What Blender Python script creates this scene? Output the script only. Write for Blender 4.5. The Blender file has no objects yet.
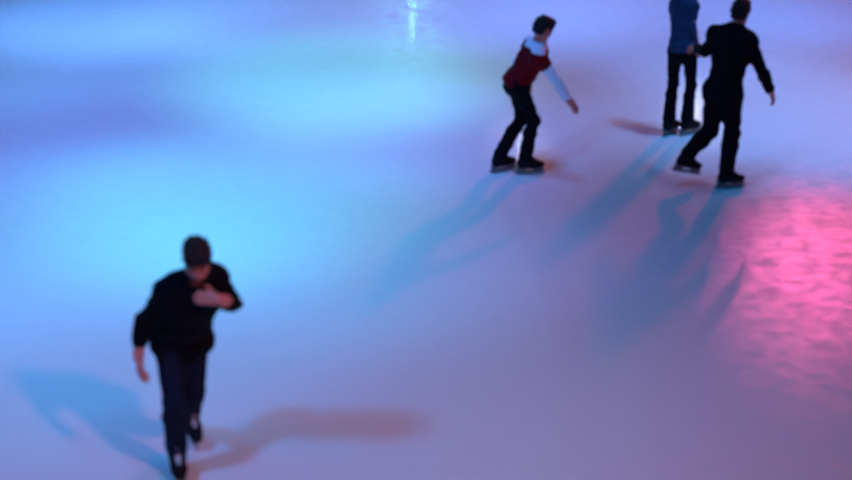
# Ice rink seen from a balcony: four skaters on coloured, lamp-lit ice.
import bpy, math, random
import numpy as np
from mathutils import Vector, Matrix

random.seed(4)
scene = bpy.context.scene
COL = scene.collection
V3 = lambda *a: np.array(a, dtype=float)


def unit(v):
    v = np.array(v, dtype=float)
    return v / max(np.linalg.norm(v), 1e-9)


# ------------------------------------------------------------------ materials
def new_mat(name):
    m = bpy.data.materials.new(name)
    m.use_nodes = True
    nt = m.node_tree
    nt.nodes.clear()
    out = nt.nodes.new('ShaderNodeOutputMaterial')
    b = nt.nodes.new('ShaderNodeBsdfPrincipled')
    nt.links.new(b.outputs[0], out.inputs[0])
    return m, nt, b


def mat_cloth(name, col, col2=None, rough=0.9, scale=40.0, bump=0.25, sheen=0.0):
    m, nt, b = new_mat(name)
    tc = nt.nodes.new('ShaderNodeTexCoord')
    n = nt.nodes.new('ShaderNodeTexNoise')
    n.inputs['Scale'].default_value = scale
    n.inputs['Detail'].default_value = 4
    nt.links.new(tc.outputs['Object'], n.inputs['Vector'])
    r = nt.nodes.new('ShaderNodeValToRGB')
    r.color_ramp.elements[0].position = 0.3
    r.color_ramp.elements[1].position = 0.7
    r.color_ramp.elements[0].color = (*col, 1)
    r.color_ramp.elements[1].color = (*(col2 or [c * 1.35 for c in col]), 1)
    nt.links.new(n.outputs['Fac'], r.inputs['Fac'])
    nt.links.new(r.outputs['Color'], b.inputs['Base Color'])
    bp = nt.nodes.new('ShaderNodeBump')
    bp.inputs['Strength'].default_value = bump
    bp.inputs['Distance'].default_value = 0.01
    nt.links.new(n.outputs['Fac'], bp.inputs['Height'])
    nt.links.new(bp.outputs[0], b.inputs['Normal'])
    b.inputs['Roughness'].default_value = rough
    b.inputs['Specular IOR Level'].default_value = 0.15
    return m


def mat_plain(name, col, rough=0.5, metal=0.0, spec=0.5, sss=0.0):
    m, nt, b = new_mat(name)
    tc = nt.nodes.new('ShaderNodeTexCoord')
    n = nt.nodes.new('ShaderNodeTexNoise')
    n.inputs['Scale'].default_value = 25
    nt.links.new(tc.outputs['Object'], n.inputs['Vector'])
    mx = nt.nodes.new('ShaderNodeMix')
    mx.data_type = 'RGBA'
    mx.inputs['A'].default_value = (*[c * 0.88 for c in col], 1)
    mx.inputs['B'].default_value = (*[min(1, c * 1.12) for c in col], 1)
    nt.links.new(n.outputs['Fac'], mx.inputs['Factor'])
    nt.links.new(mx.outputs['Result'], b.inputs['Base Color'])
    b.inputs['Roughness'].default_value = rough
    b.inputs['Metallic'].default_value = metal
    b.inputs['Specular IOR Level'].default_value = spec
    if sss:
        b.inputs['Subsurface Weight'].default_value = sss
        b.inputs['Subsurface Radius'].default_value = (0.012, 0.005, 0.003)
    return m


M = {
    'skin': mat_plain('skin', (0.74, 0.25, 0.19), 0.55, sss=0.1),
    'lips': mat_plain('lips', (0.36, 0.14, 0.12), 0.5),
    'eye': mat_plain('eye_white', (0.7, 0.68, 0.66), 0.2),
    'iris': mat_plain('iris', (0.03, 0.02, 0.015), 0.2),
    'hair': mat_cloth('dark_hair', (0.010, 0.007, 0.006), (0.03, 0.02, 0.016), 0.6, 90, 0.5),
    'black': mat_cloth('black_fabric', (0.0025, 0.0025, 0.004), (0.005, 0.005, 0.008), 0.95, 30),
    'navy': mat_cloth('dark_denim', (0.006, 0.009, 0.024), (0.013, 0.018, 0.042), 0.95, 60),
    'denim': mat_cloth('blue_denim', (0.018, 0.040, 0.095), (0.034, 0.066, 0.15), 0.95, 60),
    'red': mat_cloth('red_knit', (0.14, 0.001, 0.006), (0.23, 0.002, 0.010), 0.9, 50),
    'white': mat_cloth('pale_cotton', (0.80, 0.84, 0.95), (0.88, 0.91, 0.98), 0.9, 40),
    'boot': mat_plain('boot_leather', (0.004, 0.004, 0.005), 0.7, spec=0.2),
    'tongue': mat_plain('pale_boot_tongue', (0.55, 0.55, 0.58), 0.7),
    'holder': mat_plain('pale_plastic', (0.13, 0.13, 0.14), 0.4),
    'steel': mat_plain('blade_steel', (0.35, 0.35, 0.37), 0.25, 1.0),
}


# ------------------------------------------------------------------ implicit surfaces -> meshes
class Field:
    """Signed distance field sampled on a grid; shapes are blended in one by one."""

    def __init__(s, lo, hi, vox):
        s.vox = vox
        s.lo = np.array(lo, dtype=float) - 3 * vox
        n = np.ceil((np.array(hi) + 3 * vox - s.lo) / vox).astype(int) + 1
        s.n = n
        s.ax = [s.lo[i] + vox * np.arange(n[i]) for i in range(3)]
        s.f = np.full(n, 0.3, dtype=np.float32)

    def _win(s, lo, hi):
        a = np.clip(np.floor((np.array(lo) - s.lo) / s.vox).astype(int), 0, s.n)
        b = np.clip(np.ceil((np.array(hi) - s.lo) / s.vox).astype(int) + 1, 0, s.n)
        sl = tuple(slice(a[i], b[i]) for i in range(3))
        X, Y, Z = np.meshgrid(*[s.ax[i][sl[i]] for i in range(3)], indexing='ij', sparse=True)
        return sl, X, Y, Z

    def _put(s, sl, d, k, op):
        f = s.f[sl]
        d = d.astype(np.float32)
        if op == 'sub':
            d = -d
            h = np.clip(0.5 - 0.5 * (f - d) / k, 0, 1) if k > 0 else (d > f).astype(np.float32)
            s.f[sl] = f * (1 - h) + d * h + k * h * (1 - h)
        else:
            h = np.clip(0.5 + 0.5 * (f - d) / k, 0, 1) if k > 0 else (d < f).astype(np.float32)
            s.f[sl] = f * (1 - h) + d * h - k * h * (1 - h)

    def cone(s, a, b, ra, rb, k=0.02, op='add'):
        a = np.array(a, float); b = np.array(b, float)
        R = max(ra, rb) + k + 4 * s.vox
        sl, X, Y, Z = s._win(np.minimum(a, b) - R, np.maximum(a, b) + R)
        ab = b - a
        L2 = max(ab @ ab, 1e-9)
        px, py, pz = X - a[0], Y - a[1], Z - a[2]
        t = np.clip((px * ab[0] + py * ab[1] + pz * ab[2]) / L2, 0, 1)
        d = np.sqrt((px - t * ab[0]) ** 2 + (py - t * ab[1]) ** 2 + (pz - t * ab[2]) ** 2) - (ra + (rb - ra) * t)
        s._put(sl, d, k, op)

    def ell(s, c, axes, r, k=0.02, op='add', power=2.0):
        c = np.array(c, float)
        R = max(r) * 1.1 + k + 4 * s.vox
        sl, X, Y, Z = s._win(c - R, c + R)
        px, py, pz = X - c[0], Y - c[1], Z - c[2]
        q = [px * ax[0] + py * ax[1] + pz * ax[2] for ax in axes]
        k0 = (sum(np.abs(q[i] / r[i]) ** power for i in range(3))) ** (1 / power)
        k1 = np.sqrt(sum((q[i] / r[i] ** 2) ** 2 for i in range(3))) + 1e-6
        d = np.where(k0 < 0.3, (k0 - 1) * min(r), k0 * (k0 - 1) / k1)
        s._put(sl, d, k, op)

    def box(s, c, axes, h, rnd=0.01, k=0.01, op='add'):
        c = np.array(c, float)
        R = np.linalg.norm(h) + rnd + k + 4 * s.vox
        sl, X, Y, Z = s._win(c - R, c + R)
        px, py, pz = X - c[0], Y - c[1], Z - c[2]
        q = [np.abs(px * ax[0] + py * ax[1] + pz * ax[2]) - (h[i] - rnd) for i, ax in enumerate(axes)]
        out = np.sqrt(sum(np.maximum(a, 0) ** 2 for a in q))
        ins = np.minimum(np.maximum(np.maximum(q[0], q[1]), q[2]), 0)
        s._put(sl, out + ins - rnd, k, op)

    def cut(s, p, n):
        """remove everything on the side of the plane that n points to"""
        n = unit(n)
        X, Y, Z = np.meshgrid(*s.ax, indexing='ij', sparse=True)
        d = (X - p[0]) * n[0] + (Y - p[1]) * n[1] + (Z - p[2]) * n[2]
        s.f = np.maximum(s.f, d.astype(np.float32))

    def wrinkle(s, amp, freq, seed):
        rs = np.random.RandomState(seed)
        X, Y, Z = np.meshgrid(*s.ax, indexing='ij', sparse=True)
        for i in range(5):
            v = rs.normal(size=3) * V3(1, 1, 1.4) * freq
            s.f += (amp / 2.2 * np.sin(X * v[0] + Y * v[1] + Z * v[2] + rs.rand() * 6)).astype(np.float32)

    def mesh(s, name):
        f = s.f
        ins = f < 0
        n = s.n
        c = np.zeros(n - 1, dtype=np.int8)
        for i in (0, 1):
            for j in (0, 1):
                for k in (0, 1):
                    c += ins[i:n[0] - 1 + i, j:n[1] - 1 + j, k:n[2] - 1 + k]
        act = (c > 0) & (c < 8)
        idx = np.argwhere(act)
        vid = np.full(n - 1, -1, dtype=np.int64)
        vid[act] = np.arange(len(idx))
        acc = np.zeros((len(idx), 3)); cnt = np.zeros(len(idx))
        I, J, K = idx.T
        corners = [(i, j, k) for i in (0, 1) for j in (0, 1) for k in (0, 1)]
        for a in corners:
            for ax in range(3):
                if a[ax] == 1:
                    continue
                b = list(a); b[ax] = 1
                fa = f[I + a[0], J + a[1], K + a[2]]; fb = f[I + b[0], J + b[1], K + b[2]]
                m = (fa < 0) != (fb < 0)
                t = fa[m] / (fa[m] - fb[m])
                p = np.tile(np.array(a, float), (m.sum(), 1))
                p[:, ax] = t
                acc[m] += p; cnt[m] += 1
        verts = (idx + acc / cnt[:, None]) * s.vox + s.lo
        faces = []
        for ax in range(3):
            o1, o2 = [(1, 2), (2, 0), (0, 1)][ax]
            sa = [slice(None)] * 3; sb = [slice(None)] * 3
            sa[ax] = slice(0, n[ax] - 1); sb[ax] = slice(1, n[ax])
            A = ins[tuple(sa)]; B = ins[tuple(sb)]
            E = np.argwhere(A != B)
            ok = (E[:, o1] > 0) & (E[:, o2] > 0) & (E[:, o1] < n[o1] - 1) & (E[:, o2] < n[o2] - 1)
            E = E[ok]
            fl = A[tuple(E.T)]
            def g(d1, d2):
                q = E.copy(); q[:, o1] += d1; q[:, o2] += d2
                return vid[tuple(q.T)]
            q = np.stack([g(-1, -1), g(0, -1), g(0, 0), g(-1, 0)], 1)
            q[~fl] = q[~fl][:, ::-1]
            faces.append(q)
        faces = np.concatenate(faces)
        faces = faces[(faces >= 0).all(1)]
        me = bpy.data.meshes.new(name)
        me.vertices.add(len(verts)); me.vertices.foreach_set('co', verts.astype(np.float32).ravel())
        me.loops.add(len(faces) * 4); me.loops.foreach_set('vertex_index', faces.astype(np.int32).ravel())
        me.polygons.add(len(faces))
        me.polygons.foreach_set('loop_start', np.arange(0, len(faces) * 4, 4, dtype=np.int32))
        me.polygons.foreach_set('loop_total', np.full(len(faces), 4, dtype=np.int32))
        me.polygons.foreach_set('use_smooth', np.ones(len(faces), dtype=bool))
        me.update(calc_edges=True)
        me.validate()
        return me


def link(name, me, mat, parent=None, label=None):
    o = bpy.data.objects.new(name, me)
    COL.objects.link(o)
    me.materials.append(mat)
    if parent:
        o.parent = parent
    if label:
        o['label'] = label
    return o


def bounds(pts, pad):
    P = np.array(pts)
    return P.min(0) - pad, P.max(0) + pad


# ------------------------------------------------------------------ figures
def torso_frame(J):
    up = unit(J['neck'] - J['pel'])
    rt = unit(J['r_sh'] - J['l_sh'])
    rt = unit(rt - up * (rt @ up))
    return rt, np.cross(up, rt), up            # right, forward, up


def add_torso(F, J, g, w=1.0, k=0.05):
    """g = how far the surface stands off the skin, w = build"""
    rt, fw, up = torso_frame(J)
    hr = unit(J['r_hip'] - J['l_hip'])
    hr = unit(hr - up * (hr @ up))
    hf = np.cross(up, hr)
    L = np.linalg.norm(J['neck'] - J['pel'])
    at = lambda t: J['pel'] + up * L * t
    F.ell(at(0.02) - hf * 0.015, (hr, hf, up), (0.165 * w + g, 0.125 * w + g, 0.13 + g), k)
    F.ell(at(0.30), (unit(hr + rt), unit(hf + fw), up), (0.142 * w + g, 0.105 * w + g, 0.17 + g), k)
    F.ell(at(0.66) + fw * 0.005, (rt, fw, up), (0.165 * w + g, 0.118 * w + g, 0.20 + g), k)
    F.ell(at(0.84), (rt, fw, up), (0.155 * w + g, 0.085 * w + g, 0.10 + g), k)
    for s in ('r_sh', 'l_sh'):
        F.cone(J['neck'] - up * 0.045, J[s], 0.058 + g, 0.060 * w + g, k)


def add_arm(F, J, s, g, w=1.0, k=0.02, t_end=1.0):
    sh, el, wr = J[s + '_sh'], J[s + '_elb'], J[s + '_wri']
    F.cone(sh, el, 0.058 * w + g, 0.042 * w + g, 0.035)
    F.ell(sh, np.eye(3), (0.066 * w + g,) * 3, 0.04)
    mid = el + (wr - el) * 0.3
    F.cone(el, mid, 0.041 * w + g, 0.043 * w + g, k)
    end = el + (wr - el) * t_end
    F.cone(mid, end, 0.043 * w + g, (0.030 if g < 0.005 else 0.036) * w + g, k)


def add_leg(F, J, s, g, w=1.0, k=0.03, t_end=1.0):
    hp, kn, an = J[s + '_hip'], J[s + '_knee'], J[s + '_ank']
    F.cone(hp, kn, 0.088 * w + g, 0.056 * w + g, 0.05)
    _, fw, _ = torso_frame(J)
    calf = kn + (an - kn) * 0.32 - fw * 0.012
    F.cone(kn, calf, 0.055 * w + g, 0.058 * w + g, k)
    end = kn + (an - kn) * t_end
    F.cone(calf, end, 0.058 * w + g, 0.040 * w if g < 0.005 else max(0.052 * w + g, 0.069), k)


def add_hand(F, wr, d, n, side, curl, spread=0.12):
    """d = towards the fingers, n = out of the palm, side = +1 right hand, -1 left"""
    d = unit(d); n = unit(np.array(n, float) - d * (np.array(n, float) @ d))
    th = np.cross(d, n) * side                 # thumb side
    k = 0.008
    F.cone(wr - d * 0.02, wr + d * 0.02, 0.028, 0.027, 0.02)
    F.box(wr + d * 0.052, (d, th, n), (0.050, 0.041, 0.0145), 0.013, 0.015)
    F.ell(wr + d * 0.035 + th * 0.022 + n * 0.010, (d, th, n), (0.034, 0.018, 0.014), 0.012)
    for i, (o, L) in enumerate(((0.031, 0.072), (0.010, 0.081), (-0.011, 0.075), (-0.030, 0.058))):
        p = wr + d * (0.098 - abs(o - 0.008) * 0.25) + th * o
        base = unit(d + th * (o * spread * 25 * 0.35))
        a = curl * (0.55 + 0.12 * i)
        for j, (fl, r) in enumerate(((0.45, 0.0098), (0.31, 0.0090), (0.24, 0.0080))):
            dd = unit(base * math.cos(a) + n * math.sin(a))
            q = p + dd * L * fl
            F.cone(p, q, r, r - 0.0007, k if j else 0.012)
            p = q
            a += curl * (0.9 + 0.08 * i)
    p = wr + d * 0.022 + th * 0.030 + n * 0.006
    for fl, r, mix in ((0.042, 0.0135, (0.66, 0.62, 0.30)), (0.034, 0.0110, (0.86, 0.36, 0.32)), (0.026, 0.0095, (0.93, 0.10, 0.38))):
        q = p + unit(d * mix[0] + th * mix[1] + n * mix[2]) * fl
        F.cone(p, q, r, r - 0.0012, 0.012)
        p = q


def head_frame(fw, roll=(0, 0, 1)):
    f = unit(fw)
    r = unit(np.cross(f, roll))
    return r, f, np.cross(r, f)                # right, forward, up


def add_head(F, c, ax, s=1.0):
    r, f, u = ax
    P = lambda x, y, z: c + (r * x + f * y + u * z) * s
    E = lambda p, rad, k=0.012, op='add': F.ell(P(*p), ax, [q * s for q in rad], k, op)
    E((0, -0.012, 0.022), (0.076, 0.096, 0.088), 0.03)         # cranium
    E((0, 0.030, -0.035), (0.060, 0.060, 0.078), 0.03)         # face
    E((0, 0.050, -0.092), (0.034, 0.036, 0.028), 0.03)         # chin
    for q in (-1, 1):
        F.cone(P(q * 0.052, -0.005, -0.060), P(q * 0.025, 0.055, -0.095), 0.022 * s, 0.020 * s, 0.025)   # jaw line
        E((q * 0.042, 0.062, -0.030), (0.022, 0.020, 0.018), 0.02)      # cheek
        E((q * 0.031, 0.091, 0.002), (0.016, 0.014, 0.011), 0.010, 'sub')  # eye socket
        F.cone(P(q * 0.014, 0.090, 0.020), P(q * 0.046, 0.078, 0.022), 0.010 * s, 0.009 * s, 0.012)      # brow ridge
        E((q * 0.074, -0.008, -0.012), (0.009, 0.020, 0.032), 0.008)    # ear
        E((q * 0.080, -0.004, -0.012), (0.006, 0.010, 0.018), 0.005, 'sub')
        E((q * 0.011, 0.100, -0.038), (0.009, 0.010, 0.008), 0.006)     # nostril wing
    F.cone(P(0, 0.088, 0.008), P(0, 0.112, -0.034), 0.009 * s, 0.0125 * s, 0.010)                        # nose
    E((0, 0.086, -0.064), (0.024, 0.012, 0.007), 0.008)        # lips
    E((0, 0.084, -0.074), (0.020, 0.012, 0.007), 0.008)


def build_boot(tag, an, yaw_dir, shin, pitch=0.0, tongue=False, parent=None, blade=True):
    """ice skate on one foot; an = ankle joint, heading yaw_dir, toe pitched down by `pitch` radians"""
    h = unit([yaw_dir[0], yaw_dir[1], 0])
    f = unit(h * math.cos(pitch) - V3(0, 0, 1) * math.sin(pitch))
    r = unit(np.cross(f, (0, 0, 1)))
    u = np.cross(r, f)
    ax = (r, f, u)
    P = lambda x, y, z: an + r * x + f * y + u * z
    pts = [P(0, -0.1, -0.165), P(0, 0.24, -0.165), an + unit(shin) * 0.2]
    F = Field(*bounds(pts, 0.09), 0.008)
    F.ell(P(0, -0.028, -0.055), ax, (0.044, 0.052, 0.045), 0.03)             # heel
    F.cone(P(0, -0.02, -0.05), P(0, 0.09, -0.068), 0.047, 0.044, 0.03)
    F.ell(P(0, 0.115, -0.070), ax, (0.051, 0.085, 0.036), 0.03)              # toe box
    F.cone(P(0, 0.0, -0.02), P(0, 0.07, -0.05), 0.050, 0.046, 0.03)          # instep
    F.cone(an, an + unit(shin) * 0.11, 0.054, 0.060, 0.03)                   # cuff
    F.cut(P(0, 0, -0.096), -u)
    F.cut(an + unit(shin) * 0.135, shin)
    boot = link('ice_skate', F.mesh('ice_skate'), M['boot'], parent)
    # sole and posts of the blade holder
    F = Field(*bounds([P(0, -0.1, -0.165), P(0, 0.22, -0.09)], 0.06), 0.006)
    F.box(P(0, 0.052, -0.100), ax, (0.038, 0.135, 0.009), 0.008, 0.0)
    F.ell(P(0, -0.045, -0.118), ax, (0.016, 0.045, 0.026), 0.012)
    F.ell(P(0, 0.140, -0.118), ax, (0.016, 0.050, 0.026), 0.012)
    F.box(P(0, 0.05, -0.136), ax, (0.009, 0.140, 0.008), 0.006, 0.010)
    link('blade_holder', F.mesh('blade_holder'), M['holder'], boot)
    # blade: thin steel runner with rounded toe and heel
    prof = []
    N = 18
    for i in range(N + 1):
        y = -0.112 + 0.325 * i / N
        t = abs(2 * i / N - 1)
        prof.append((y, -0.165 + 0.020 * max(0, (t - 0.80) / 0.20) ** 2))
    vs, fs = [], []
    for sx in (-0.0025, 0.0025):
        for y, z in prof:
            vs.append(P(sx, y, z)); vs.append(P(sx, y, -0.134))
    m = 2 * (N + 1)
    for i in range(N):
        a = 2 * i
        fs += [(a, a + 1, a + 3, a + 2), (m + a, m + a + 2, m + a + 3, m + a + 1), (a, a + 2, m + a + 2, m + a), (a + 1, m + a + 1, m + a + 3, a + 3)]
    fs += [(0, m, m + 1, 1), (m - 2, m - 1, 2 * m - 1, 2 * m - 2)]
    me = bpy.data.meshes.new('blade'); me.from_pydata([tuple(v) for v in vs], [], fs); me.update()
    link('blade', me, M['steel'], boot)
    # tongue and laces up the front
    F = Field(*bounds([P(0, 0.12, -0.05), P(0, 0, 0.02), an + unit(shin) * 0.18], 0.08), 0.006)
    top = an + unit(shin) * 0.085 + f * 0.046
    F.cone(P(0, 0.045, 0.012), top, 0.021, 0.026, 0.02)
    F.cone(P(0, 0.045, 0.012), P(0, 0.115, -0.037), 0.021, 0.016, 0.02)
    link('tongue', F.mesh('tongue'), M['tongue' if tongue else 'boot'], boot, 'pale tongue' if tongue else None)
    F = Field(*bounds([P(-.05, 0.12, -0.05), P(.05, 0, 0.02), an + unit(shin) * 0.16], 0.08), 0.004)
    path = [P(0, 0.108, -0.022), P(0, 0.080, -0.003), P(0, 0.062, 0.018), an + unit(shin) * 0.045 + f * 0.063]
    for i, p in enumerate(path):
        F.cone(p - r * 0.022, p + r * 0.022, 0.005, 0.005, 0.0)
        if i:
            F.cone(path[i - 1] - r * 0.022, p + r * 0.022, 0.0045, 0.0045, 0.0)
            F.cone(path[i - 1] + r * 0.022, p - r * 0.022, 0.0045, 0.0045, 0.0)
    link('lace', F.mesh('lace'), M['holder'], boot)
    return boot


def build_person(base, J, spec):
    J = {k: np.array(v, float) for k, v in J.items()}
    root = bpy.data.objects.new('person', None)
    COL.objects.link(root)
    root.empty_display_size = 0.3
    root.location = base
    root['label'] = spec['label']; root['category'] = 'person'; root['group'] = 'skaters on the ice'
    w = spec.get('w', 1.0)
    rt, fw, up = torso_frame(J)
    L = np.linalg.norm(J['neck'] - J['pel'])
    hax = head_frame(spec['face'])
    hs = spec.get('hs', 1.0)
    hc = J['head']
    hands = {s: J[s + '_wri'] + unit(spec['hand'][s][0]) * 0.19 for s in 'rl'}
    allp = list(J.values()) + list(hands.values()) + [hc]

    # --- the body, one continuous skin surface
    F = Field(*bounds(allp, 0.17), 0.006)
    add_torso(F, J, 0.0, w)
    F.cone(J['neck'] - up * 0.06, hc - hax[2] * 0.05 - hax[1] * 0.025, 0.062 * w, 0.052 * w, 0.03)
    for s in 'rl':
        add_arm(F, J, s, 0.0, w)
        add_leg(F, J, s, 0.0, w)
        h = unit([*spec['foot'][s], 0])
        a = J[s + '_ank']
        pt = spec.get('pitch', {}).get(s, 0.0)
        fh = unit(h * math.cos(pt) - V3(0, 0, 1) * math.sin(pt))
        fu = np.cross(unit(np.cross(fh, (0, 0, 1))), fh)
        F.cone(a - fu * 0.045 - fh * 0.02, a - fu * 0.068 + fh * 0.13, 0.034, 0.026, 0.03)
        F.cone(a, a - fu * 0.05, 0.040, 0.036, 0.03)
    add_head(F, hc, hax, hs)
    for s in 'rl':
        d, n, curl = spec['hand'][s]
        add_hand(F, J[s + '_wri'], d, n, 1 if s == 'r' else -1, curl)
    link('body', F.mesh('body'), M['skin'], root)

    # --- eyes, brows, lips
    P = lambda x, y, z: hc + (hax[0] * x + hax[1] * y + hax[2] * z) * hs
    for q in (-1, 1):
        F = Field(*bounds([P(q * 0.031, 0.078, 0.002)], 0.02), 0.003)
        F.ell(P(q * 0.031, 0.0735, 0.002), hax, [0.0125 * hs] * 3, 0)
        e = link('eye', F.mesh('eye'), M['eye'], root)
        F = Field(*bounds([P(q * 0.031, 0.085, 0.001)], 0.012), 0.002)
        F.ell(P(q * 0.031, 0.0845, 0.001), hax, [0.006 * hs, 0.003 * hs, 0.006 * hs], 0)
        link('iris', F.mesh('iris'), M['iris'], e)
        F = Field(*bounds([P(q * 0.031, 0.09, 0.024)], 0.035), 0.003)
        F.cone(P(q * 0.014, 0.0985, 0.022), P(q * 0.034, 0.0935, 0.028), 0.0045, 0.0045, 0)
        F.cone(P(q * 0.034, 0.0935, 0.028), P(q * 0.050, 0.082, 0.022), 0.0045, 0.003, 0)
        link('eyebrow', F.mesh('eyebrow'), M['hair'], root)
    F = Field(*bounds([P(0, 0.09, -0.069)], 0.04), 0.003)
    F.ell(P(0, 0.0885, -0.0645), hax, (0.0235 * hs, 0.0112 * hs, 0.006 * hs), 0.004)
    F.ell(P(0, 0.0865, -0.0740), hax, (0.0195 * hs, 0.0112 * hs, 0.006 * hs), 0.004)
    link('mouth', F.mesh('mouth'), M['lips'], root)

    # --- hair: a shell over the cranium, cut back from the face
    F = Field(*bounds([hc], 0.19), 0.006)
    F.ell(P(0, -0.016, 0.030), hax, (0.088 * hs, 0.110 * hs, 0.096 * hs), 0)
    F.ell(P(0, -0.055, -0.020), hax, (0.080 * hs, 0.066 * hs, 0.088 * hs), 0.03)
    F.ell(P(0, 0.045, 0.085), hax, (0.070 * hs, 0.060 * hs, 0.036 * hs), 0.03)      # fringe
    for q in (-1, 1):
        F.cone(P(q * 0.074, 0.018, 0.02), P(q * 0.070, 0.020, -0.035), 0.012, 0.007, 0.012)   # sideburn
    F.ell(P(0, 0.110, -0.050), hax, (0.074 * hs, 0.085 * hs, 0.102 * hs), 0.012, 'sub')
    for q in (-1, 1):
        F.ell(P(q * 0.085, -0.004, -0.025), hax, (0.018, 0.030, 0.042), 0.008, 'sub')
    F.cut(P(0, -0.02, -0.085), -hax[2])
    F.wrinkle(0.005, 75, spec['seed'])
    link('hair', F.mesh('hair'), M['hair'], root)

    # --- trousers
    legs = [J[s + q] for s in 'rl' for q in ('_hip', '_knee', '_ank')]
    F = Field(*bounds(legs + [J['pel'] + up * 0.16], 0.19), 0.008)
    g = spec.get('trouser_fit', 0.014)
    Jt = dict(J)
    add_torso(F, Jt, 0.012, w)
    F.cut(J['pel'] + up * 0.14, up)
    for s in 'rl':
        F2 = 0.93
        add_leg(F, J, s, g, w, 0.03, F2)
    F.wrinkle(0.004, 38, spec['seed'] + 1)
    for s in 'rl':                              # level hems above the boot
        pass
    link('trousers', F.mesh('trousers'), M[spec['trousers']], root)

    # --- top garment with sleeves
    body = [J['neck'] + up * 0.05, J['pel'] - up * 0.15] + [J[s + q] for s in 'rl' for q in ('_sh', '_elb', '_wri')]
    F = Field(*bounds(body, 0.22), 0.008)
    g = spec.get('fit', 0.022)
    add_torso(F, J, g, w)
    hem = spec.get('hem', -0.08)
    if hem < 0:                                 # skirt of the jacket over the hips
        hr = unit(J['r_hip'] - J['l_hip'])
        F.ell(J['pel'] - up * 0.04, (hr, np.cross(up, hr), up), (0.178 * w + g, 0.138 * w + g, 0.17), 0.05)
    F.cut(J['pel'] + up * hem, -up)
    F.cone(J['neck'] - up * 0.03, J['neck'] + up * 0.025 + fw * 0.012, 0.072 * w + g * 0.6, 0.074 * w, 0.03)   # collar
    for s in 'rl':
        add_arm(F, J, s, g * 0.55, w, 0.02, spec.get('sleeve', {}).get(s, 0.93))
    F.cone(J['neck'] + up * 0.02 + fw * 0.01, J['neck'] + up * 0.12 + fw * 0.01, 0.056 * w, 0.061 * w, 0.006, 'sub')
    F.wrinkle(spec.get('fold', 0.006), 26, spec['seed'] + 2)
    link(spec['top'][0], F.mesh(spec['top'][0]), M[spec['top'][1]], root)

    # --- sleeveless red vest worn over the shirt, below a pale yoke
    if 'vest' in spec:
        F = Field(*bounds([J['neck'], J['pel'] - up * 0.05, J['r_sh'], J['l_sh']], 0.20), 0.008)
        add_torso(F, J, g + 0.012, w)
        F.cut(J['pel'] + up * -0.02, -up)
        for s in 'rl':
            F.cone(J[s + '_sh'], J[s + '_sh'] + (J[s + '_elb'] - J[s + '_sh']) * 0.30, 0.100 * w, 0.090 * w, 0.03)
        F.cut(J['pel'] + up * L * 0.97, up - fw * 0.30)
        F.wrinkle(0.005, 30, spec['seed'] + 3)
        link('vest', F.mesh('vest'), M[spec['vest']], root)

    # --- skates
    for s in 'rl':
        a = J[s + '_ank']
        build_boot(s, a, spec['foot'][s], J[s + '_knee'] - a, spec.get('pitch', {}).get(s, 0.0), spec.get('tongue', False), root)
    return root


POSES = {
    "p1": {"r_ank": [-0.032, -0.01, 0.165], "r_knee": [-0.007, -0.1, 0.587], "r_hip": [-0.043, 0.1, 0.924], "l_hip": [0.098, 0.15, 0.905], "l_knee": [0.088, 0.07, 0.575], "l_ank": [0.004, 0.36, 0.245], "neck": [0.193, -0.17, 1.476], "head": [0.234, -0.29, 1.662], "r_sh": [0.016, -0.12, 1.362], "l_sh": [0.292, -0.08, 1.43], "r_elb": [-0.172, -0.04, 1.1], "r_wri": [-0.195, -0.13, 0.925], "l_elb": [0.388, -0.03, 1.245], "l_wri": [0.325, -0.27, 1.385], "pel": [0.033, 0.13, 0.912]},
    "p2": {"r_ank": [-0.053, 0.007, 0.165], "r_knee": [0.018, -0.06, 0.571], "r_hip": [-0.143, -0.03, 0.913], "l_hip": [-0.151, 0.15, 0.885], "l_knee": [-0.086, 0.12, 0.528], "l_ank": [-0.305, 0.063, 0.165], "neck": [0.042, 0.06, 1.29], "head": [0.093, 0.05, 1.459], "r_sh": [0.03, -0.13, 1.229], "l_sh": [0.006, 0.22, 1.263], "r_elb": [0.2, -0.21, 1.03], "r_wri": [0.315, -0.26, 0.86], "l_elb": [-0.128, 0.29, 1.043], "l_wri": [-0.07, 0.3, 0.86], "pel": [-0.147, 0.06, 0.899]},
    "p3": {"r_ank": [-0.076, 0.024, 0.165], "r_knee": [-0.063, -0.02, 0.575], "r_hip": [-0.098, 0.0, 0.972], "l_hip": [-0.23, 0.07, 0.959], "l_knee": [-0.249, 0.09, 0.556], "l_ank": [-0.463, 0.06, 0.314], "neck": [-0.079, 0.14, 1.53], "head": [-0.036, 0.19, 1.69], "r_sh": [0.029, 0.04, 1.449], "l_sh": [-0.246, 0.2, 1.47], "r_elb": [0.146, 0.01, 1.21], "r_wri": [0.28, 0.06, 0.97], "l_elb": [-0.317, 0.25, 1.295], "l_wri": [-0.343, 0.46, 1.255], "pel": [-0.164, 0.035, 0.965]},
    "p4": {"l_ank": [-0.095, 0.005, 0.165], "l_knee": [-0.064, 0.09, 0.541], "l_hip": [-0.083, 0.02, 0.92], "r_hip": [0.053, -0.08, 0.939], "r_knee": [0.103, -0.02, 0.556], "r_ank": [0.094, 0.005, 0.165], "neck": [-0.03, 0.03, 1.483], "head": [-0.008, 0.05, 1.642], "l_sh": [-0.095, 0.08, 1.366], "r_sh": [0.05, -0.05, 1.4], "l_elb": [-0.066, 0.14, 1.1], "l_wri": [0.0, 0.16, 0.9], "r_elb": [0.058, -0.1, 1.165], "r_wri": [0.108, 0.0, 0.99], "pel": [-0.015, -0.03, 0.93]},
}
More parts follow.
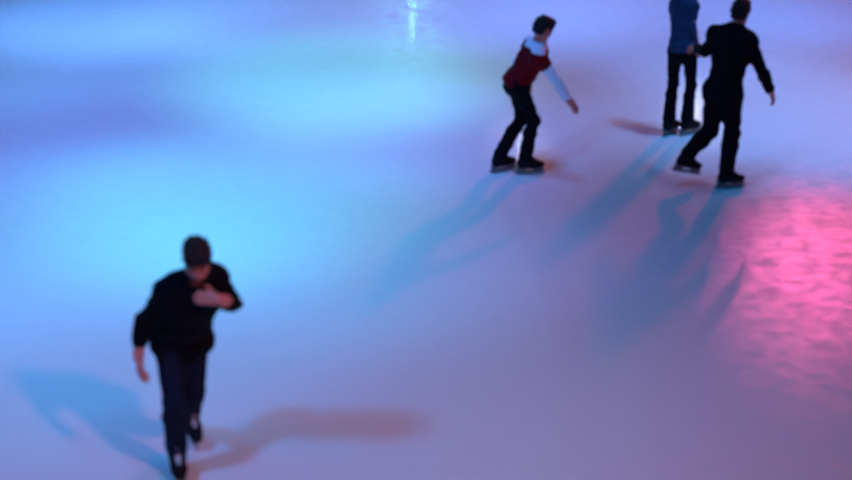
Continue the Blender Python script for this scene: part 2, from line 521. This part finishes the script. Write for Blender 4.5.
PEOPLE = [
    ((-1.563, 7.868, 0), "p1", dict(
        label='skater in black jacket and dark jeans facing forward, one hand on his chest',
        face=(0.12, -0.80, -0.58), seed=3, w=1.0, hs=1.0,
        hand={'r': ((0.10, -0.22, -1.0), (1, -0.1, 0), 0.42), 'l': ((-0.92, 0.12, 0.05), (0.1, 1, -0.25), 0.35)},
        foot={'r': (0.25, -1.0), 'l': (0.45, -1.0)}, pitch={'l': 0.42},
        top=('jacket', 'black'), trousers='navy', fit=0.024, hem=-0.06, tongue=True,
        sleeve={'r': 0.55, 'l': 0.25})),
    ((1.021, 13.161, 0), "p2", dict(
        label='skater in red vest over pale long sleeves, leaning forward with arm reaching down',
        face=(0.72, 0.48, -0.55), seed=11, w=0.84, hs=0.94,
        hand={'r': ((0.62, -0.15, -0.75), (-0.3, 0.3, -0.3), 0.30), 'l': ((0.05, 0.15, -0.9), (0, -1, 0), 0.4)},
        foot={'r': (1.0, 0.12), 'l': (0.75, 0.45)},
        top=('shirt', 'white'), vest='red', trousers='black', fit=0.020, fold=0.004, hem=0.02)),
    ((2.938, 12.767, 0), "p3", dict(
        label='skater all in black seen from behind, trailing foot lifted, right arm held out',
        face=(0.50, 0.84, -0.18), seed=21, w=0.98, hs=0.97,
        hand={'r': ((0.35, 0.10, -0.85), (-0.6, 0.3, -0.2), 0.35), 'l': ((-0.45, 0.75, -0.15), (-0.3, -0.3, -0.8), 0.7)}, sleeve={'r': 0.93, 'l': 1.05},
        foot={'r': (0.95, 0.20), 'l': (0.9, 0.25)}, pitch={'l': 0.25},
        top=('jacket', 'black'), trousers='black', fit=0.025, hem=-0.12, trouser_fit=0.022)),
    ((2.645, 14.287, 0), "p4", dict(
        label='skater in blue denim jacket standing behind, cut off by the top edge',
        face=(0.65, 0.74, -0.1), seed=31, w=0.74, hs=0.94,
        hand={'r': ((0.25, 0.25, -0.85), (0.6, -0.5, 0.1), 0.6), 'l': ((0.45, 0.35, -0.7), (0.2, -0.8, 0.0), 0.4)},
        foot={'r': (0.75, 0.50), 'l': (0.55, 0.62)},
        top=('jacket', 'denim'), trousers='black', fit=0.020, hem=-0.005)),
]
for base, key, spec in PEOPLE:
    build_person(base, POSES[key], spec)


# ------------------------------------------------------------------ the ice
def ice_material():
    m, nt, b = new_mat('rink_ice')
    N = nt.nodes.new; LK = nt.links.new
    tc = N('ShaderNodeTexCoord')

    def noise(scale, detail, rough, stretch, rot=0.0, dist=0.0):
        mp = N('ShaderNodeMapping')
        mp.inputs['Scale'].default_value = stretch
        mp.inputs['Rotation'].default_value = (0, 0, rot)
        LK(tc.outputs['Object'], mp.inputs['Vector'])
        n = N('ShaderNodeTexNoise')
        n.inputs['Scale'].default_value = scale
        n.inputs['Detail'].default_value = detail
        n.inputs['Roughness'].default_value = rough
        n.inputs['Distortion'].default_value = dist
        LK(mp.outputs[0], n.inputs['Vector'])
        return n.outputs['Fac']

    def math_(op, a, c, d=None):
        n = N('ShaderNodeMath'); n.operation = op
        for i, v in enumerate((a, c, d)):
            if v is None:
                continue
            if isinstance(v, (int, float)):
                n.inputs[i].default_value = v
            else:
                LK(v, n.inputs[i])
        return n.outputs[0]

    def ramp(fac, p0, p1, v0=0.0, v1=1.0):
        n = N('ShaderNodeMapRange'); n.interpolation_type = 'SMOOTHSTEP'
        n.inputs['From Min'].default_value = p0; n.inputs['From Max'].default_value = p1
        n.inputs['To Min'].default_value = v0; n.inputs['To Max'].default_value = v1
        LK(fac, n.inputs['Value'])
        return n.outputs[0]

    # blade tracks: thin ridges of stretched, slightly bent noise running several ways
    tracks = None
    for scale, st, rot, wd in ((2.2, (1, 6, 1), 0.15, 0.012), (2.6, (1, 7, 1), -0.35, 0.010), (1.7, (1, 5, 1), 0.75, 0.009), (3.4, (1, 5, 1), 1.9, 0.012)):
        f = noise(scale, 2.0, 0.45, st, rot, 0.4)
        line = ramp(math_('ABSOLUTE', math_('SUBTRACT', f, 0.5), 0.0), 0.0, wd, 1.0, 0.0)
        tracks = line if tracks is None else math_('MAXIMUM', tracks, line)
    # the ice is cut up round one busy corner, smooth and wet elsewhere
    sub = N('ShaderNodeVectorMath'); sub.operation = 'DISTANCE'
    LK(tc.outputs['Object'], sub.inputs[0]); sub.inputs[1].default_value = (4.2, 11.6, 0)
    dist_ = math_('ADD', sub.outputs['Value'], math_('MULTIPLY', noise(0.8, 3, 0.55, (1, 1, 1)), 1.2))
    worn = ramp(dist_, 1.4, 4.2, 1.0, 0.0)
    snow = noise(16, 6, 0.65, (1, 1.4, 1))
    patches = noise(5.5, 8, 0.68, (1, 1.7, 1), 0.1, 0.4)
    # colour: matt frosted body, cut up along the tracks; reflection gaps painted in grey
    mix = N('ShaderNodeMix'); mix.data_type = 'RGBA'
    mix.inputs['A'].default_value = (0.83, 0.83, 0.83, 1)
    mix.inputs['B'].default_value = (0.40, 0.42, 0.46, 1)
    scuff_and_gloss_gap = math_('ADD', ramp(patches, 0.60, 0.36, 0.0, 0.55), math_('MULTIPLY', tracks, 0.30))
    LK(math_('MULTIPLY', scuff_and_gloss_gap, math_('MULTIPLY', worn, 0.62)), mix.inputs['Factor'])
    dif = N('ShaderNodeBsdfDiffuse')
    LK(mix.outputs['Result'], dif.inputs['Color'])
    # glazed, rippled skin that throws the far lamps back
    hgt = math_('ADD', math_('MULTIPLY', patches, 1.0), math_('MULTIPLY', snow, 0.18))
    hgt = math_('SUBTRACT', hgt, math_('MULTIPLY', math_('MULTIPLY', tracks, worn), 0.10))
    bp = N('ShaderNodeBump')
    bp.inputs['Strength'].default_value = 0.26
    bp.inputs['Distance'].default_value = 0.02
    LK(hgt, bp.inputs['Height'])
    gl = N('ShaderNodeBsdfGlossy')
    LK(bp.outputs[0], gl.inputs['Normal'])
    LK(ramp(patches, 0.36, 0.62, 0.30, 0.25), gl.inputs['Roughness'])
    fr = N('ShaderNodeFresnel'); fr.inputs['IOR'].default_value = 1.31
    m1 = N('ShaderNodeMixShader')
    LK(math_('MULTIPLY', fr.outputs[0], ramp(patches, 0.36, 0.60, 0.03, 0.26)), m1.inputs[0])
    LK(dif.outputs[0], m1.inputs[1]); LK(gl.outputs[0], m1.inputs[2])
    # thin wet film with long shallow ripples
    rip = noise(5.0, 2, 0.5, (0.35, 2.4, 1))
    bc = N('ShaderNodeBump')
    bc.inputs['Strength'].default_value = 0.12
    bc.inputs['Distance'].default_value = 0.02
    LK(rip, bc.inputs['Height'])
    wet = N('ShaderNodeBsdfGlossy'); wet.inputs['Roughness'].default_value = 0.035
    LK(bc.outputs[0], wet.inputs['Normal'])
    m2 = N('ShaderNodeMixShader')
    LK(math_('MULTIPLY', fr.outputs[0], math_('MULTIPLY_ADD', worn, -0.0055, 0.006)), m2.inputs[0])
    LK(m1.outputs[0], m2.inputs[1]); LK(wet.outputs[0], m2.inputs[2])
    outn = [n for n in nt.nodes if n.type == 'OUTPUT_MATERIAL'][0]
    nt.nodes.remove(b)
    LK(m2.outputs[0], outn.inputs[0])
    return m


def grid_floor():
    xs = np.linspace(-30, 30, 61); ys = np.linspace(-15, 45, 61)
    vs = [(x, y, 0.0) for y in ys for x in xs]
    fs = [(j * 61 + i, j * 61 + i + 1, (j + 1) * 61 + i + 1, (j + 1) * 61 + i) for j in range(60) for i in range(60)]
    me = bpy.data.meshes.new('floor'); me.from_pydata(vs, [], fs); me.update()
    o = link('floor', me, ice_material())
    o['kind'] = 'structure'
    o['label'] = 'smooth white rink ice under blue and pink lamps'
    return o


grid_floor()

# ------------------------------------------------------------------ lamps
W0 = (0.02, 0.03, 0.07)
world = bpy.data.worlds.new('dim_hall'); scene.world = world
world.use_nodes = True
world.node_tree.nodes['Background'].inputs[0].default_value = (*W0, 1)
world.node_tree.nodes['Background'].inputs[1].default_value = 1.0


def spot(name, loc, aim, color, power, angle, blend, radius):
    L = bpy.data.lights.new(name, 'SPOT')
    L.color = color; L.energy = power
    L.spot_size = math.radians(angle); L.spot_blend = blend; L.shadow_soft_size = radius
    o = bpy.data.objects.new(name, L); COL.objects.link(o)
    o.location = loc
    o.rotation_euler = (Vector(aim) - Vector(loc)).to_track_quat('-Z', 'Y').to_euler()
    return o


LAMPS = []
#LAMPS_BEGIN
LAMPS = [
    ('key_lamp', (11.8, 32.8, 11.8), (1.83, 11.15, 0.0), 60, 0.9, (5448.0, 117.3, 0.0)),
    ('front_lamp', (4.3, 2.0, 8.0), (-1.83, 8.14, 0.0), 60, 0.35, (1087.3, 299.1, 331.9)),
    ('blue_left_lamp', (-5.8, 4.3, 8.0), (-1.51, 9.86, 0.0), 70, 0.5, (0.0, 470.0, 1448.2)),
    ('blue_right_lamp', (4.9, 13.5, 10.0), (3.84, 15.81, 0.0), 50, 0.8, (426.8, 289.0, 313.9)),
    ('pool_a', (-2.01, 14.19, 9.0), (-1.01, 16.19, 0.0), 32, 0.5, (237.7, 1735.7, 1821.0)),  # pool and wash spots: most are added to fill out the ice's colours
    ('pool_b', (-2.97, 10.37, 9.0), (-1.97, 12.37, 0.0), 30, 0.5, (115.5, 1231.6, 1458.5)),
    ('pool_c', (-6.29, 17.08, 9.0), (-4.29, 19.08, 0.0), 34, 0.5, (398.5, 1322.4, 3762.8)),
    ('pool_d', (-5.58, 9.57, 9.0), (-3.58, 11.57, 0.0), 34, 0.5, (131.0, 780.3, 1919.3)),
    ('pool_e', (0.48, 17.88, 9.0), (0.48, 19.88, 0.0), 44, 0.5, (390.2, 809.3, 2386.3)),
    ('pool_f', (4.14, 16.83, 9.0), (3.14, 18.83, 0.0), 44, 0.5, (0.0, 653.6, 2195.9)),
    ('pool_g', (-1.66, 9.35, 9.0), (-0.66, 11.35, 0.0), 30, 0.5, (0.0, 532.0, 1237.7)),
    ('pool_h', (-3.52, 7.86, 9.0), (-2.52, 9.86, 0.0), 32, 0.5, (0.0, 488.9, 1125.8)),
    ('pool_i', (5.27, 12.77, 9.0), (4.27, 14.77, 0.0), 34, 0.5, (225.9, 1051.9, 3041.4)),
    ('pool_j', (0.92, 5.52, 9.0), (0.92, 8.52, 0.0), 60, 0.5, (0.0, 23.9, 0.0)),
    ('pool_l', (-3.36, 16.83, 9.0), (-2.36, 18.83, 0.0), 30, 0.5, (193.2, 612.8, 1320.3)),
    ('pool_p', (-6.98, 14.99, 9.0), (-4.98, 16.99, 0.0), 34, 0.5, (109.6, 590.6, 1248.4)),
    ('pool_q', (0.04, 12.44, 9.0), (0.04, 14.44, 0.0), 30, 0.5, (275.7, 550.1, 1802.0)),
    ('pool_r', (6.69, 17.34, 9.0), (5.69, 19.34, 0.0), 34, 0.5, (0.0, 501.0, 1643.3)),
    ('pool_t', (-4.66, 5.02, 9.0), (-2.66, 8.02, 0.0), 44, 0.5, (168.0, 0.0, 0.0)),
    ('pool_v', (1.0, 9.57, 9.0), (1.0, 11.57, 0.0), 26, 0.5, (125.5, 0.0, 87.2)),
    ('pool_x', (2.16, 4.64, 8), (-0.84, 8.14, 0.0), 40, 0.5, (0.0, 183.1, 370.8)),
    ('pool_m', (-5.05, 13.1, 9.0), (-3.05, 15.1, 0.0), 44, 0.5, (135.1, 622.3, 2279.4)),
    ('wash_m', (0.0, 10.49, 11), (0.0, 12.49, 0.0), 110, 0.5, (0.0, 225.8, 638.7)),
]
#LAMPS_END
for (nm, loc, aim, ang, rad, rgb) in LAMPS:
    p = max(rgb)
    if p > 0:
        spot(nm, loc, aim, [c / p for c in rgb], p, ang, 1.0, rad)

# small lamps hung beyond the far end of the rink; seen only as their glints on the ice
def bulb(name, ground, h, color, power, radius):
    t = 5.15 / (5.15 + h)
    L = bpy.data.lights.new(name, 'POINT')
    L.color = color; L.energy = power; L.shadow_soft_size = radius
    o = bpy.data.objects.new(name, L); COL.objects.link(o)
    o.location = (ground[0] / t, ground[1] / t, h)


bulb('cyan_bulb', (-0.19, 19.4), 7.0, (0.20, 0.80, 1.0), 2500, 0.14)
t_ = 5.15 / (5.15 + 9.0)
spot('pink_lamp', (3.25 / t_, 11.2 / t_, 9.0), (3.30, 11.05, 0), (1.0, 0.10, 0.32), 25000, 4.5, 1.0, 0.35)


def glint(name, ground, h, color, power, radius):
    t = 5.15 / (5.15 + h)
    spot(name, (ground[0] / t, ground[1] / t, h), (ground[0], ground[1], 0), color, power, 2.5, 0.8, radius)


glint('white_bulb', (2.98, 15.0), 7.0, (1.0, 0.95, 0.95), 1700, 0.06)
glint('small_white_bulb', (0.96, 13.95), 7.0, (0.9, 0.9, 1.0), 900, 0.05)
glint('rose_bulb', (3.18, 11.61), 7.5, (1.0, 0.55, 0.75), 500, 0.015)

# ------------------------------------------------------------------ camera
cam = bpy.data.cameras.new('camera')
co = bpy.data.objects.new('camera', cam); COL.objects.link(co)
co.location = (0, 0, 5.15)
co.rotation_euler = (math.radians(90 - 24), 0, 0)
cam.sensor_width = 36.0
cam.lens = 36.0 * 1437.46 / 852
cam.clip_end = 200
cam.dof.use_dof = True
cam.dof.focus_distance = 60.0
cam.dof.aperture_fstop = cam.lens / 1000 / 0.047
scene.camera = co
scene.view_settings.view_transform = 'Standard'
scene.view_settings.look = 'None'
scene.view_settings.exposure = 0
scene.view_settings.gamma = 1
